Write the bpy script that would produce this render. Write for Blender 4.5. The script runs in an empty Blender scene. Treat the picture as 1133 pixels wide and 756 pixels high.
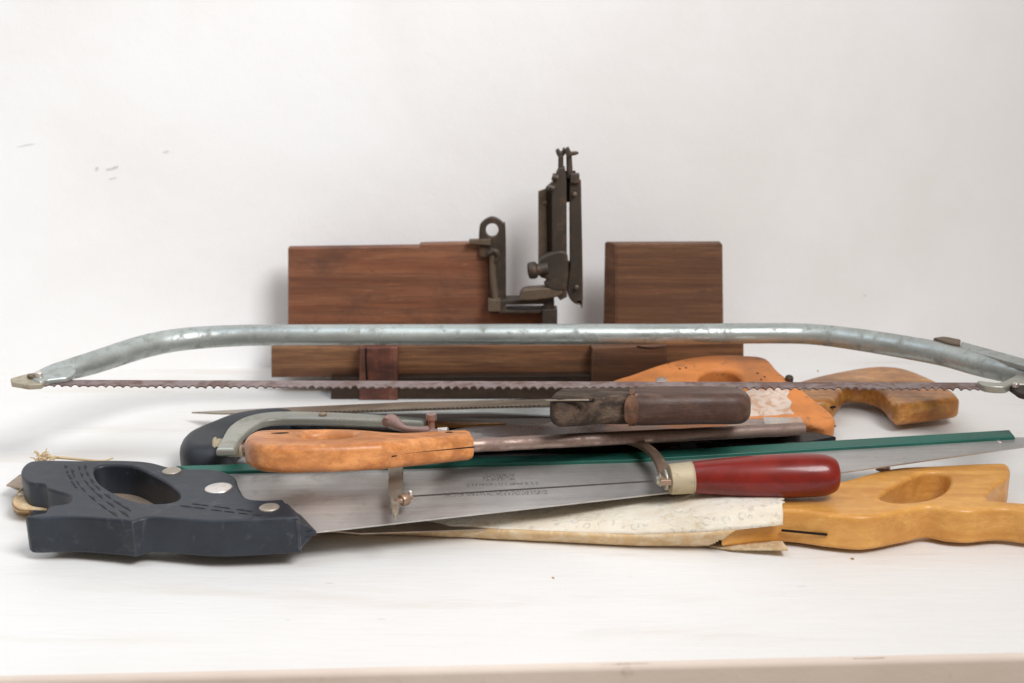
import bpy, bmesh, math, random
from mathutils import Vector, Matrix, noise
from mathutils.geometry import tessellate_polygon
R = math.radians
rng = random.Random(7)
S = bpy.context.scene
C = S.collection

# ------------------------------------------------------------------ camera, world, lights, exposure
F, PITCH, CH = 1500.0, R(15.3), 0.323          # focal length in photo pixels, tilt, height above the shelf (m)
cam = bpy.data.cameras.new('camera'); camo = bpy.data.objects.new('camera', cam); C.objects.link(camo)
camo.location = (0, 0, CH); camo.rotation_euler = (R(90) - PITCH, 0, 0)
cam.sensor_width = 36; cam.lens = F / 1133 * 36; cam.clip_start = .01; cam.clip_end = 50
cam.dof.use_dof = True; cam.dof.focus_distance = .84; cam.dof.aperture_fstop = 9
S.camera = camo
w = bpy.data.worlds.new('World'); S.world = w; w.use_nodes = True
bg = w.node_tree.nodes['Background']; bg.inputs[0].default_value = (1, .84, .69, 1); bg.inputs[1].default_value = .30

def area(name, loc, target, size, power, col, spread=180):
    l = bpy.data.lights.new(name, 'AREA'); l.shape = 'RECTANGLE'; l.size, l.size_y = size; l.energy = power; l.color = col
    l.spread = R(spread)
    o = bpy.data.objects.new(name, l); C.objects.link(o); o.location = loc
    o.rotation_euler = (Vector(target) - Vector(loc)).to_track_quat('-Z', 'Y').to_euler()
    return o
area('window_light', (.50, .10, 1.05), (-.40, 1.0, .10), (.50, .50), 4.7, (.965, .98, 1), 90)
area('wall_fill', (-.55, .55, 1.25), (-.45, 1.0, .15), (1.1, .8), 3.4, (.70, .84, 1), 140)  # unseen fill lamp, added to brighten the upper left wall
vs = S.view_settings
S.display_settings.display_device = 'sRGB'; vs.view_transform = 'Standard'; vs.look = 'None'; vs.exposure = .12; vs.gamma = 1

# ------------------------------------------------------------------ geometry helpers
def ray(u, v):
    a, b = (u - 566.5) / F, (378 - v) / F
    return Vector((a, math.cos(PITCH) + b * math.sin(PITCH), -math.sin(PITCH) + b * math.cos(PITCH)))
CAM = Vector((0, 0, CH))
class Plane:
    def __init__(s, o, n):
        s.o = Vector(o); s.n = Vector(n).normalized()
        s.x = (Vector((1, 0, 0)) - s.n * s.n.x).normalized(); s.y = s.n.cross(s.x)
    def hit(s, u, v):
        d = ray(u, v); return CAM + d * ((s.o - CAM).dot(s.n) / d.dot(s.n))
    def loc(s, u, v):
        p = s.hit(u, v) - s.o; return (p.dot(s.x), p.dot(s.y))
    def world(s, a, b, h=0): return s.o + s.x * a + s.y * b + s.n * h
    def up(s, h): return Plane(s.o + s.n * h, s.n)
def flat(z, y0=0, c=0, b=0, x0=0):              # z at (x0, y0), rising c per metre of depth and b per metre to the right
    return Plane((x0, y0, z), (-b, -c, 1))
def upright(y): return Plane((0, y, 0), (0, -1, 0))

def link(name, me, mat, parent=None, **props):
    o = bpy.data.objects.new(name, me); C.objects.link(o)
    if mat: me.materials.append(mat)
    if parent:
        o.parent = parent
        base = parent
        off = Vector()
        while base: off += Vector(base.location); base = base.parent
        me.transform(Matrix.Translation(-off))
    for k, v in props.items(): o[k] = v
    return o
def thing(name, loc, label, cat):
    o = bpy.data.objects.new(name, None); C.objects.link(o); o.location = loc; o.empty_display_size = .02
    o['label'] = label; o['category'] = cat; return o
def finish(bm, name, mat, parent, ang=35, weighted=True, **props):
    bmesh.ops.remove_doubles(bm, verts=bm.verts, dist=1e-6)
    bmesh.ops.recalc_face_normals(bm, faces=bm.faces)
    for f in bm.faces: f.smooth = True
    for e in bm.edges:
        e.smooth = not (len(e.link_faces) == 2 and e.calc_face_angle(0) > R(ang))
    me = bpy.data.meshes.new(name); bm.to_mesh(me); bm.free()
    o = link(name, me, mat, parent, **props)
    if weighted:
        m = o.modifiers.new('wn', 'WEIGHTED_NORMAL'); m.keep_sharp = True
    return o
def smooth_loop(pts, n=6, closed=True):
    """Catmull-Rom through points; a third entry of 1 marks a sharp corner"""
    P = [Vector(p[:2]) for p in pts]; sh = [len(p) > 2 and p[2] for p in pts]; N = len(P); out = []
    for i in range(N if closed else N - 1):
        p1, p2 = P[i], P[(i + 1) % N]
        s1 = sh[i] or (not closed and i == 0); s2 = sh[(i + 1) % N] or (not closed and i == N - 2)
        p0 = p1 * 2 - p2 if s1 else P[i - 1]
        p3 = p2 * 2 - p1 if s2 else P[(i + 2) % N]
        if s1 and s2: out.append(p1); continue
        for k in range(n):
            t = k / n
            out.append(.5 * ((2 * p1) + (p2 - p0) * t + (2 * p0 - 5 * p1 + 4 * p2 - p3) * t * t + (3 * p1 - p0 - 3 * p2 + p3) * t ** 3))
    if not closed: out.append(P[-1])
    return out
def area2(l): return sum(l[i - 1].x * l[i].y - l[i].x * l[i - 1].y for i in range(len(l))) / 2
def solid(bm, loops, pl, thick, bev=0, seg=5, wob=0):
    """extrude closed 2D loops (outer first, then holes) down from plane pl, edges rounded by bev"""
    prof = [(0, 0)] if bev <= 0 else [(bev * (1 - math.sin(R(90) * k / seg)), bev * (1 - math.cos(R(90) * k / seg))) for k in range(seg + 1)]
    # prof: (inset, drop) from the cap to the side wall
    prof2 = prof + [(a, thick - d) for a, d in reversed(prof)]
    fixed = []
    for j, l in enumerate(loops):
        l = [p for i, p in enumerate(l) if (p - l[i - 1]).length > 1e-5]
        if (area2(l) > 0) != (j == 0): l = l[::-1]
        fixed.append(l)
    caps = [[], []]; capv = [[], []]
    for l in fixed:
        N = len(l); nrm = []
        for i in range(N):
            e1 = (l[i] - l[i - 1]).normalized(); e2 = (l[(i + 1) % N] - l[i]).normalized()
            n1 = Vector((-e1.y, e1.x)); n2 = Vector((-e2.y, e2.x)); m = n1 + n2
            if m.length < 1e-4: m = n1
            m.normalize(); nrm.append(m / max(.55, m.dot(n1)))     # points into the material
        rings = []
        for ins, dr in prof2:
            ring = []
            for i in range(N):
                q = l[i] + nrm[i] * ins
                h = -dr + (wob * noise.noise(pl.world(q.x, q.y) * 60) if wob else 0)
                ring.append(bm.verts.new(pl.world(q.x, q.y, h)))
            rings.append(ring)
        for a, b in zip(rings, rings[1:]):
            for i in range(N): bm.faces.new((a[i], a[(i + 1) % N], b[(i + 1) % N], b[i]))
        ins = prof[0][0]
        for k, rg in ((0, rings[0]), (1, rings[-1])):
            caps[k].append([Vector((*(l[i] + nrm[i] * ins), 0)) for i in range(N)]); capv[k] += rg
    for k in (0, 1):
        for t in tessellate_polygon(caps[k]):
            try: bm.faces.new([capv[k][i] for i in t])
            except ValueError: pass
def slab(name, px, pl, thick, mat, parent, bev=0, holes=(), n=6, ang=35, wob=0, **props):
    cv = lambda pts: smooth_loop([(*pl.loc(p[0], p[1]), *(p[2:])) for p in pts], n)
    bm = bmesh.new(); solid(bm, [cv(px)] + [cv(h) for h in holes], pl, thick, bev, wob=wob)
    return finish(bm, name, mat, parent, ang, **props)
def sharp(*pts): return [(*p, 1) for p in pts]
def add_tube(bm, pts, rad, n=14, flat_=1.0, upv=(0, 0, 1), caps=True):
    """tube through 3D points, radius per point, flat_ squashes it along upv"""
    pts = [Vector(p) for p in pts]; rings = []
    if not hasattr(rad, '__len__'): rad = [rad] * len(pts)
    for i, p in enumerate(pts):
        t = (pts[min(i + 1, len(pts) - 1)] - pts[max(i - 1, 0)]).normalized()
        uv = Vector(upv)
        if abs(t.dot(uv)) > .98: uv = Vector((0, 1, 0))
        s = t.cross(uv).normalized(); u = s.cross(t)
        fl = flat_[i] if hasattr(flat_, '__len__') else flat_
        rings.append([bm.verts.new(p + (s * math.cos(a) + u * math.sin(a) * fl) * rad[i]) for a in [2 * math.pi * k / n for k in range(n)]])
    for a, b in zip(rings, rings[1:]):
        for i in range(n): bm.faces.new((a[i], a[(i + 1) % n], b[(i + 1) % n], b[i]))
    if caps: bm.faces.new(rings[0]); bm.faces.new(rings[-1])
def path3(pts, n=6):
    """Catmull-Rom in 3D (pts may carry extra numbers such as radius)"""
    P = [list(p) for p in pts]; out = []
    for i in range(len(P) - 1):
        p1, p2 = P[i], P[i + 1]; p0 = P[i - 1] if i else [2 * a - b for a, b in zip(p1, p2)]
        p3 = P[i + 2] if i + 2 < len(P) else [2 * b - a for a, b in zip(p1, p2)]
        for k in range(n):
            t = k / n
            out.append([.5 * (2 * b + (c - a) * t + (2 * a - 5 * b + 4 * c - d) * t * t + (3 * b - a - 3 * c + d) * t ** 3) for a, b, c, d in zip(p0, p1, p2, p3)])
    out.append(P[-1]); return out
def tube(name, pts, rad, mat, parent, n=14, ang=35, **kw):
    props = {k: kw.pop(k) for k in list(kw) if k in ('label', 'kind')}
    bm = bmesh.new(); add_tube(bm, pts, rad, n, **kw); return finish(bm, name, mat, parent, ang, **props)
def ptube(name, px, pl, mat, parent, n=14, seg=6, ang=35, **kw):
    """px: (u, v, radius) on a plane, smoothed"""
    q = path3([(*pl.hit(p[0], p[1]), p[2]) for p in px], seg)
    return tube(name, [p[:3] for p in q], [p[3] for p in q], mat, parent, n, ang, **kw)
def lathe(name, p0, p1, prof, mat, parent, n=28, ang=35, **props):
    p0, p1 = Vector(p0), Vector(p1); bm = bmesh.new()
    ax = (p1 - p0); q = path3(prof, 4) if len(prof) > 4 else prof
    add_tube(bm, [p0 + ax * t for t, r in q], [max(r, 1e-4) for t, r in q], n)
    return finish(bm, name, mat, parent, ang, **props)
def add_box(bm, c, s, rot=None, bev=0):
    g = bmesh.ops.create_cube(bm, size=1); vs_ = g['verts']
    M = Matrix.Translation(Vector(c)) @ (rot or Matrix.Identity(4)) @ Matrix.Diagonal((*s, 1))
    bmesh.ops.transform(bm, matrix=M, verts=vs_)
    if bev:
        es = list({e for v in vs_ for e in v.link_edges}); bmesh.ops.bevel(bm, geom=es, offset=bev, segments=2, affect='EDGES', profile=.5)
def box(name, c, s, mat, parent, rot=None, bev=.0006, **props):
    bm = bmesh.new(); add_box(bm, c, s, rot, bev); return finish(bm, name, mat, parent, 50, **props)
def rivet(name, u, v, pl, r, mat, parent, h=.0012, slot=False):
    c = pl.hit(u, v); t = thing if False else None
    return lathe(name, c - pl.n * .002, c + pl.n * h, [(0, r), (.5, r), (.75, r * .97), (.9, r * .8), (1, r * .35)], mat, parent, 24)

# ------------------------------------------------------------------ materials
class NT:
    def __init__(s, name):
        s.m = bpy.data.materials.new(name); s.m.use_nodes = True; s.t = s.m.node_tree; s.b = s.t.nodes['Principled BSDF']
        s.co = s.t.nodes.new('ShaderNodeTexCoord').outputs['Object']
    def n(s, typ, ins=None, **at):
        nd = s.t.nodes.new('ShaderNode' + typ)
        for k, v in at.items(): setattr(nd, k, v)
        for k, v in (ins or {}).items(): s.put(nd.inputs[k], v)
        return nd
    def put(s, sock, v):
        if isinstance(v, bpy.types.NodeSocket): s.t.links.new(v, sock)
        else: sock.default_value = (*v, 1) if isinstance(v, tuple) and len(v) == 3 and sock.type == 'RGBA' else v
    def map(s, scale=(1, 1, 1), rot=(0, 0, 0), loc=(0, 0, 0)):
        return s.n('Mapping', {'Vector': s.co, 'Scale': scale, 'Rotation': rot, 'Location': loc}).outputs[0]
    def noise(s, vec, scale, detail=5, rough=.55, dist=0.0):
        return s.n('TexNoise', {'Vector': vec, 'Scale': scale, 'Detail': detail, 'Roughness': rough, 'Distortion': dist}).outputs[0]
    def ramp(s, fac, a, b, lo=0.0, hi=1.0):
        r = s.n('MapRange', {'Value': fac, 'From Min': a, 'From Max': b, 'To Min': lo, 'To Max': hi}); r.interpolation_type = 'SMOOTHSTEP'
        return r.outputs[0]
    def mix(s, fac, a, b, mode='MIX'):
        m = s.n('Mix', data_type='RGBA', blend_type=mode); s.put(m.inputs[0], fac); s.put(m.inputs[6], a); s.put(m.inputs[7], b)
        return m.outputs[2]
    def math(s, op, a, b=0.0):
        m = s.n('Math', operation=op); s.put(m.inputs[0], a); s.put(m.inputs[1], b); return m.outputs[0]
    def bump(s, h, st=.3, dist=.001, nrm=None):
        ins = {'Height': h, 'Strength': st, 'Distance': dist}
        if nrm: ins['Normal'] = nrm
        return s.n('Bump', ins).outputs[0]
    def edge(s, rad=.0016, lo=.02, hi=.25):
        bv = s.n('Bevel', {'Radius': rad}, samples=4).outputs[0]; g = s.n('NewGeometry').outputs['Normal']
        d = s.n('VectorMath', operation='DOT_PRODUCT'); s.put(d.inputs[0], bv); s.put(d.inputs[1], g)
        m = s.ramp(s.math('SUBTRACT', 1.0, d.outputs['Value']), lo, hi)
        return s.math('MULTIPLY', m, s.ramp(s.noise(s.co, 130, 5, .7), .38, .62))
    def out(s, **k):
        if 'Metallic' not in k: k.setdefault('Specular_IOR_Level', .32)
        for a, v in k.items(): s.put(s.b.inputs[a.replace('_', ' ')], v)
        return s.m

def wood(name, c1, c2, dark=None, damt=.5, rot=0.0, sc=1.0, rough=.5, bump=.25, dirt=.5, coat=0.0, seed=0.0, pores=.5, vert=False, mot=.45, edge_c=None, edge_a=.7, long_=False):
    t = NT(name)
    g = t.map((6 * sc, 90 * sc, 90 * sc) if not vert else (90 * sc, 90 * sc, 6 * sc), (0, 0, rot), (seed, seed * 1.3, seed * .7))
    n1 = t.noise(g, 1, 6, .6, .6)
    g2 = t.map((25 * sc, 900 * sc, 900 * sc) if not vert else (900 * sc, 900 * sc, 25 * sc), (0, 0, rot), (seed, 0, 0))
    n2 = t.noise(g2, 1, 3, .6)
    col = t.mix(t.ramp(n1, .32, .68), c1, c2)
    dk = dark or tuple(x * .35 for x in c1)
    col = t.mix(t.ramp(n2, .55, .75, 0, pores), col, dk)
    blot = t.noise(t.map((18, 30, 30), (0, 0, rot), (seed, 3, 1)), 1, 6, .65, .3)
    col = t.mix(t.ramp(blot, .5, .72, 0, damt), col, dk)
    spots = t.noise(t.co, 220, 4, .7)
    col = t.mix(t.ramp(spots, .62, .78, 0, dirt), col, tuple(x * .5 for x in dk))
    scr = t.noise(t.map((40, 700, 700), (0, .2, rot + .5), (seed, 1, 5)), 1, 2, .5, 1.5)
    col = t.mix(t.ramp(scr, .68, .74, 0, .45), col, tuple(min(1, x * 1.9) for x in c2))
    mott = t.noise(t.map((9, 9, 210) if long_ else (70, 110, 110), (0, 0, rot), (seed, 9, 2)), 1, 6, .72, .25)
    col = t.mix(t.ramp(mott, .40, .62, mot, 0), col, dk)
    if edge_c: col = t.mix(t.math('MULTIPLY', t.edge(), edge_a), col, edge_c)
    ro = t.ramp(blot, .3, .7, rough - .08, rough + .12)
    nb = t.bump(t.math('ADD', n2, t.math('MULTIPLY', spots, .6)), bump, .0006, t.bump(t.noise(t.co, 45, 3), .25, .0025))
    return t.out(Base_Color=col, Roughness=ro, Normal=nb, Coat_Weight=coat, Coat_Roughness=.25)
def metal(name, col, rough=.35, metallic=.9, rust=(.12, .05, .03), ramt=.3, rsc=60, streak=0.0, bump=.1, srot=0.0, lo=.5, hi=.7, seed=0.0, edge_c=None):
    t = NT(name)
    a = t.noise(t.map((1, 1, 1), (0, 0, 0), (seed, seed, 0)), rsc, 7, .7, .4)
    st = t.noise(t.map((6, 500, 500), (0, 0, srot)), 1, 3, .6)
    big = t.noise(t.co, 14, 4, .6)
    rm = t.ramp(a, lo, hi, 0, 1)
    c = t.mix(t.ramp(big, .3, .7), tuple(x * .82 for x in col), tuple(min(1, x * 1.12) for x in col))
    c = t.mix(t.math('MULTIPLY', st, streak), c, tuple(x * .35 for x in col))
    c = t.mix(t.math('MULTIPLY', rm, ramt), c, rust)
    mt = t.math('SUBTRACT', metallic, t.math('MULTIPLY', rm, metallic * ramt))
    ro = t.math('ADD', t.ramp(big, .3, .7, rough - .06, rough + .08), t.math('MULTIPLY', rm, .4 * ramt))
    h = t.math('ADD', a, t.math('MULTIPLY', st, streak))
    sc2 = t.noise(t.map((60, 1400, 900), (0, 0, srot + .12), (seed, 4, 0)), 1, 2, .5, .6)
    c = t.mix(t.ramp(sc2, .66, .72, 0, .35), c, tuple(min(1, x * 1.5) for x in col))
    if edge_c: c = t.mix(t.math('MULTIPLY', t.edge(.0012), .8), c, edge_c)
    return t.out(Base_Color=c, Metallic=mt, Roughness=ro, Normal=t.bump(h, bump, .0006))
def paint(name, col, rough=.4, wear=None, wamt=.6, coat=0.0, bump=.1, lo=.6, hi=.7, sc=90, var=.15, edge_c=None, edge_a=.6):
    t = NT(name)
    a = t.noise(t.co, sc, 6, .7, .5); b = t.noise(t.co, 25, 4, .6)
    c = t.mix(t.ramp(b, .3, .7), tuple(x * (1 - var) for x in col), tuple(min(1, x * (1 + var)) for x in col))
    if wear: c = t.mix(t.ramp(a, lo, hi, 0, wamt), c, wear)
    fine = t.noise(t.co, 900, 3, .6)
    if edge_c: c = t.mix(t.math('MULTIPLY', t.edge(), edge_a), c, edge_c)
    return t.out(Base_Color=c, Roughness=t.ramp(b, .3, .7, rough - .05, rough + .1), Coat_Weight=coat, Coat_Roughness=.12,
                 Normal=t.bump(t.math('ADD', t.math('MULTIPLY', fine, .3), a), bump, .0006))

def plaster():
    t = NT('plaster')
    b = t.noise(t.co, 3.5, 6, .6, .3); a = t.noise(t.co, 40, 6, .65); f = t.noise(t.co, 420, 3)
    c = t.mix(t.ramp(b, .35, .65), (.85, .83, .81), (.90, .895, .89))
    # small scuffs and pin marks scattered over the wall
    v = t.n('TexVoronoi', {'Vector': t.map((1, 1, 2.2), (0, .3, 0)), 'Scale': 13.0, 'Randomness': 1.0}); d = v.outputs['Distance']
    gate = t.ramp(t.noise(t.co, 7, 2), .58, .64)
    sp = t.math('MULTIPLY', t.ramp(t.math('ADD', d, t.math('MULTIPLY', a, .08)), .075, .095, 1, 0), gate)
    c = t.mix(t.math('MULTIPLY', sp, .12), c, (.45, .44, .42))
    h = t.math('ADD', t.math('MULTIPLY', a, .7), t.math('ADD', t.math('MULTIPLY', f, .15), b))
    return t.out(Base_Color=c, Roughness=.75, Normal=t.bump(h, .35, .002))
def shelf_mat():
    t = NT('shelf_paint')
    s = t.noise(t.map((5, 28, 20), (0, 0, .03)), 1, 6, .62, .5); b = t.noise(t.co, 4, 4); f = t.noise(t.map((60, 260, 200)), 1, 4)
    c = t.mix(t.ramp(b, .3, .7), (.77, .75, .72), (.82, .805, .785))
    c = t.mix(t.ramp(s, .52, .74, 0, .4), c, (.64, .565, .475))
    gr = t.noise(t.map((14, 420, 200), (0, 0, .03)), 1, 4, .7)
    c = t.mix(t.ramp(gr, .5, .75, 0, .14), c, (.60, .54, .46))
    v = t.n('TexVoronoi', {'Vector': t.map((1, 2.6, 1)), 'Scale': 26.0}); d = v.outputs['Distance']
    gate = t.ramp(t.noise(t.co, 15, 2), .52, .6)
    sp = t.math('MULTIPLY', t.ramp(t.math('ADD', d, t.math('MULTIPLY', f, .08)), .08, .12, 1, 0), gate)
    c = t.mix(t.math('MULTIPLY', sp, .25), c, (.42, .36, .30))
    h = t.math('ADD', t.math('MULTIPLY', f, .4), s)
    return t.out(Base_Color=c, Roughness=.5, Normal=t.bump(h, .55, .0012))
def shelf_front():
    t = NT('shelf_front_shade_paint')
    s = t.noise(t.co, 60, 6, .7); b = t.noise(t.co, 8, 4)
    c = t.mix(t.ramp(b, .3, .7), (.68, .57, .49), (.76, .66, .575)); c = t.mix(t.ramp(s, .6, .75, 0, .5), c, (.42, .33, .27))  # pinkish paint, with the shade of the front face mixed into its tone
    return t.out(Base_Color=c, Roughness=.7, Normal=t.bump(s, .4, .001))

M_wall, M_shelf, M_sfront = plaster(), shelf_mat(), shelf_front()
M_fence = wood('reddish_brown_wood', (.19, .066, .033), (.31, .130, .066), (.065, .036, .028), .5, sc=.7, rough=.5, seed=2.0, mot=.4, edge_c=(.34, .19, .11), long_=True, pores=.55)
M_fence2 = wood('brown_box_wood', (.145, .065, .035), (.235, .115, .062), (.055, .032, .024), .5, sc=.7, rough=.5, seed=5.0, mot=.4, edge_c=(.28, .16, .10), long_=True, pores=.55)
M_base = wood('box_base_wood', (.19, .078, .035), (.31, .150, .068), (.055, .028, .020), .6, sc=.7, rough=.55, seed=7.0, mot=.6, edge_c=(.34, .20, .11), long_=True, pores=.55)
M_cleat = wood('cleat_wood', (.17, .058, .036), (.27, .11, .070), (.05, .024, .022), .9, sc=1, rough=.5, seed=11.0, vert=True, mot=.6, edge_c=(.55, .27, .15), edge_a=.9)
M_shade_board = wood('dark_shade_board_wood', (.034, .020, .012), (.058, .034, .020), (.018, .011, .008), .6, seed=21.0)
M_iron = metal('brown_iron', (.075, .058, .045), .5, .5, (.13, .060, .03), .8, 110, bump=.6, edge_c=(.28, .23, .18))
M_iron2 = metal('tan_iron', (.17, .125, .085), .5, .5, (.09, .045, .025), .8, 110, bump=.6, seed=3, edge_c=(.36, .28, .19))
M_tube = metal('galvanised_tube', (.50, .54, .52), .38, .68, (.20, .20, .175), .75, 90, streak=.3, bump=.35, lo=.46, hi=.68)
M_bowblade = metal('rusty_bow_blade', (.27, .21, .20), .5, .4, (.13, .07, .055), .9, 70, bump=.35, lo=.4, hi=.62)
M_tip = metal('olive_tan_tip', (.42, .37, .28), .45, .45, (.22, .11, .06), .8, 130, bump=.4)
M_rustiron = metal('rust_tan_iron', (.42, .33, .25), .45, .5, (.20, .09, .05), .7, 110, bump=.3)
M_blackh = paint('black_stained_handle', (.026, .031, .040), .38, (.11, .115, .125), .45, bump=.35, lo=.55, hi=.72, sc=110, var=.3, edge_c=(.17, .175, .19), edge_a=.8)
M_carve = paint('carved_black', (.02, .022, .026), .6)
M_green = paint('green_plastic', (.018, .115, .085), .35, (.03, .06, .05), .5, sc=60)
M_steel = metal('saw_steel', (.60, .575, .55), .36, .5, (.20, .14, .10), .7, 42, streak=.55, bump=.12, lo=.5, hi=.82, srot=-.05)
M_rivet = metal('nickel_rivet', (.75, .70, .66), .3, .85, (.35, .25, .2), .4, 200, bump=.2)
M_rivetd = metal('dull_rivet', (.46, .41, .34), .45, .7, (.3, .25, .2), .5, 200, bump=.2)
M_red = paint('red_lacquer', (.165, .009, .005), .26, (.09, .007, .005), .6, coat=.3, bump=.12, lo=.48, hi=.72, sc=55, var=.35, edge_c=(.30, .07, .04), edge_a=.6)
M_ferrule = metal('dull_brass', (.44, .37, .25), .58, .35, (.30, .25, .17), .6, 160, bump=.2)
M_beech = wood('yellow_beech', (.64, .295, .062), (.77, .40, .105), (.40, .15, .03), .35, rot=-.05, sc=1.2, rough=.38, dirt=.15, coat=.2, seed=4.0, pores=.35, mot=.25, edge_c=(.85, .60, .34), edge_a=.5)
M_orange = wood('orange_beech', (.56, .20, .050), (.72, .31, .11), (.26, .08, .028), .65, rot=.1, sc=1.1, rough=.42, dirt=.35, coat=.15, seed=9.0, pores=.3, mot=.5, edge_c=(.74, .44, .26), edge_a=.6)
M_orangep = paint('orange_painted_wood', (.60, .215, .060), .45, (.30, .13, .06), .9, bump=.35, lo=.54, hi=.68, sc=90, var=.25, edge_c=(.66, .42, .27), edge_a=.9)
M_primer = paint('bare_pale_wood', (.66, .53, .44), .6, (.50, .27, .15), .8, lo=.45, hi=.62, sc=130, bump=.4)
M_brownh = wood('honey_brown_handle', (.44, .160, .028), (.62, .30, .072), (.15, .050, .014), .7, rot=.2, sc=1.0, rough=.36, dirt=.4, coat=.25, seed=13.0, mot=.5, edge_c=(.66, .38, .13), edge_a=.7)
M_oldh = wood('weathered_dark_wood', (.070, .042, .028), (.15, .098, .066), (.016, .010, .008), .85, sc=2.2, rough=.7, bump=1.0, dirt=.6, seed=15.0, mot=.75, edge_c=(.26, .18, .11))
M_oldf = wood('dark_brown_grip', (.080, .040, .028), (.135, .075, .054), (.030, .017, .014), .6, sc=1.2, rough=.45, seed=16.0, edge_c=(.34, .20, .12))
M_oldo = wood('worn_orange_edge', (.13, .055, .028), (.20, .09, .045), (.05, .026, .018), .8, sc=1.5, rough=.6, seed=17.0, vert=True, mot=.7)
M_rblade = metal('tenon_blade_steel', (.42, .40, .40), .26, .9, (.16, .11, .10), .6, 28, streak=.2, bump=.12, lo=.45, hi=.7)
M_spine = metal('rusty_spine', (.36, .26, .22), .42, .6, (.17, .095, .07), .75, 90, streak=.3, bump=.3, lo=.4, hi=.7)
M_reflsteel = metal('bright_reflection_steel', (.72, .74, .72), .25, .85, (.35, .38, .36), .5, 120, bump=.3, lo=.45, hi=.6)
M_darkblade = metal('dark_rusted_blade', (.040, .030, .024), .6, .15, (.05, .03, .02), .7, 60, bump=.3)
M_greyblade = metal('pale_grey_blade', (.55, .58, .56), .4, .7, (.3, .3, .28), .4, 50)
M_tanblade = metal('tan_knife_blade', (.36, .29, .22), .4, .7, (.18, .12, .08), .6, 80, streak=.3)
M_frame = metal('olive_grey_enamel', (.40, .395, .345), .34, .5, (.22, .20, .14), .6, 90, bump=.15)
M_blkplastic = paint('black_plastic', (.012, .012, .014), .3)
M_hblack = paint('black_moulded_grip', (.030, .033, .040), .45, (.08, .08, .08), .3, bump=.15)
M_gloss = paint('gloss_black_blue', (.010, .012, .022), .12, coat=.6)
M_copper = metal('pinkish_brown_bolt', (.34, .22, .19), .42, .6, (.18, .09, .07), .6, 150, bump=.2)
M_arm = metal('brown_frame_steel', (.36, .25, .18), .38, .7, (.25, .10, .06), .6, 90, bump=.15)
M_armg = metal('grey_frame_steel', (.46, .43, .36), .35, .75, (.25, .2, .13), .5, 90, bump=.15)
M_straw = paint('straw_twine', (.62, .47, .28), .8)
M_card = paint('brown_card', (.45, .28, .13), .8, (.22, .11, .05), .7, lo=.45, hi=.7)
M_brownnick = paint('brown_nick', (.07, .03, .018), .8)
M_dark = paint('dark_kerf', (.012, .007, .005), .9)

def sheath_mat():
    t = NT('printed_sheath_card')
    b = t.noise(t.co, 30, 5, .65)
    c = t.mix(t.ramp(b, .35, .7), (.84, .79, .69), (.76, .67, .53))
    # faint printed rows of curls
    v = t.n('TexVoronoi', {'Vector': t.map((1, 1.6, 1), (0, 0, .08)), 'Scale': 150.0, 'Randomness': .4}); d = v.outputs['Distance']
    ringm = t.math('MULTIPLY', t.ramp(d, .22, .30), t.ramp(d, .36, .44, 1, 0))
    brk = t.ramp(t.noise(t.co, 260, 2), .46, .56)
    c = t.mix(t.math('MULTIPLY', t.math('MULTIPLY', ringm, brk), .42), c, (.36, .36, .37))
    c = t.mix(t.ramp(t.noise(t.co, 75, 6, .7), .56, .72, 0, .55), c, (.55, .40, .22))
    return t.out(Base_Color=c, Roughness=.7, Normal=t.bump(t.noise(t.map((60, 160, 160), (0, 0, .3)), 1, 6, .65, .8), .7, .0014))
M_sheath = sheath_mat()
M_fold = paint('tan_fold_card', (.56, .38, .20), .75, (.74, .63, .46), .7, lo=.42, hi=.65, sc=110)

# blade with a worn etched inscription (too worn to read), in two rows
def etched_steel():
    m = M_steel.copy(); m.name = 'etched_saw_steel'; t = m.node_tree; b = t.nodes['Principled BSDF']
    src = b.inputs['Base Color'].links[0].from_socket
    N = t.nodes.new; L = t.links.new
    co = N('ShaderNodeTexCoord').outputs['Object']; mp = N('ShaderNodeMapping'); L(co, mp.inputs[0])
    mp.inputs['Location'].default_value = ETCH[0]; mp.inputs['Rotation'].default_value = (0, 0, ETCH[1])
    sx = N('ShaderNodeSeparateXYZ'); L(mp.outputs[0], sx.inputs[0])
    def mth(op, a, b_=None, c=None):
        n = N('ShaderNodeMath'); n.operation = op
        for i, q in enumerate((a, b_, c)):
            if q is None: continue
            if isinstance(q, (int, float)): n.inputs[i].default_value = q
            else: L(q, n.inputs[i])
        return n.outputs[0]
    x, y = sx.outputs[0], sx.outputs[1]
    def band(v, c, hw): return mth('LESS_THAN', mth('ABSOLUTE', mth('SUBTRACT', v, c)), hw)
    rows = mth('MAXIMUM', mth('MULTIPLY', band(y, -.009, .0036), band(x, 0, .031)), mth('MULTIPLY', band(y, .006, .0026), band(x, .004, .022)))
    rows = mth('MAXIMUM', rows, mth('MULTIPLY', band(y, .018, .006), band(x, .002, .010)))
    ns = N('ShaderNodeTexNoise'); mp2 = N('ShaderNodeMapping'); L(mp.outputs[0], mp2.inputs[0]); mp2.inputs['Scale'].default_value = (900, 260, 1)
    L(mp2.outputs[0], ns.inputs['Vector']); ns.inputs['Scale'].default_value = 1; ns.inputs['Detail'].default_value = 1
    g = mth('MULTIPLY', rows, mth('GREATER_THAN', ns.outputs[0], .5))
    mx = N('ShaderNodeMix'); mx.data_type = 'RGBA'; L(mth('MULTIPLY', g, .6), mx.inputs[0]); L(src, mx.inputs[6]); mx.inputs[7].default_value = (.17, .15, .13, 1)
    L(mx.outputs[2], b.inputs['Base Color']); return m

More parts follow.
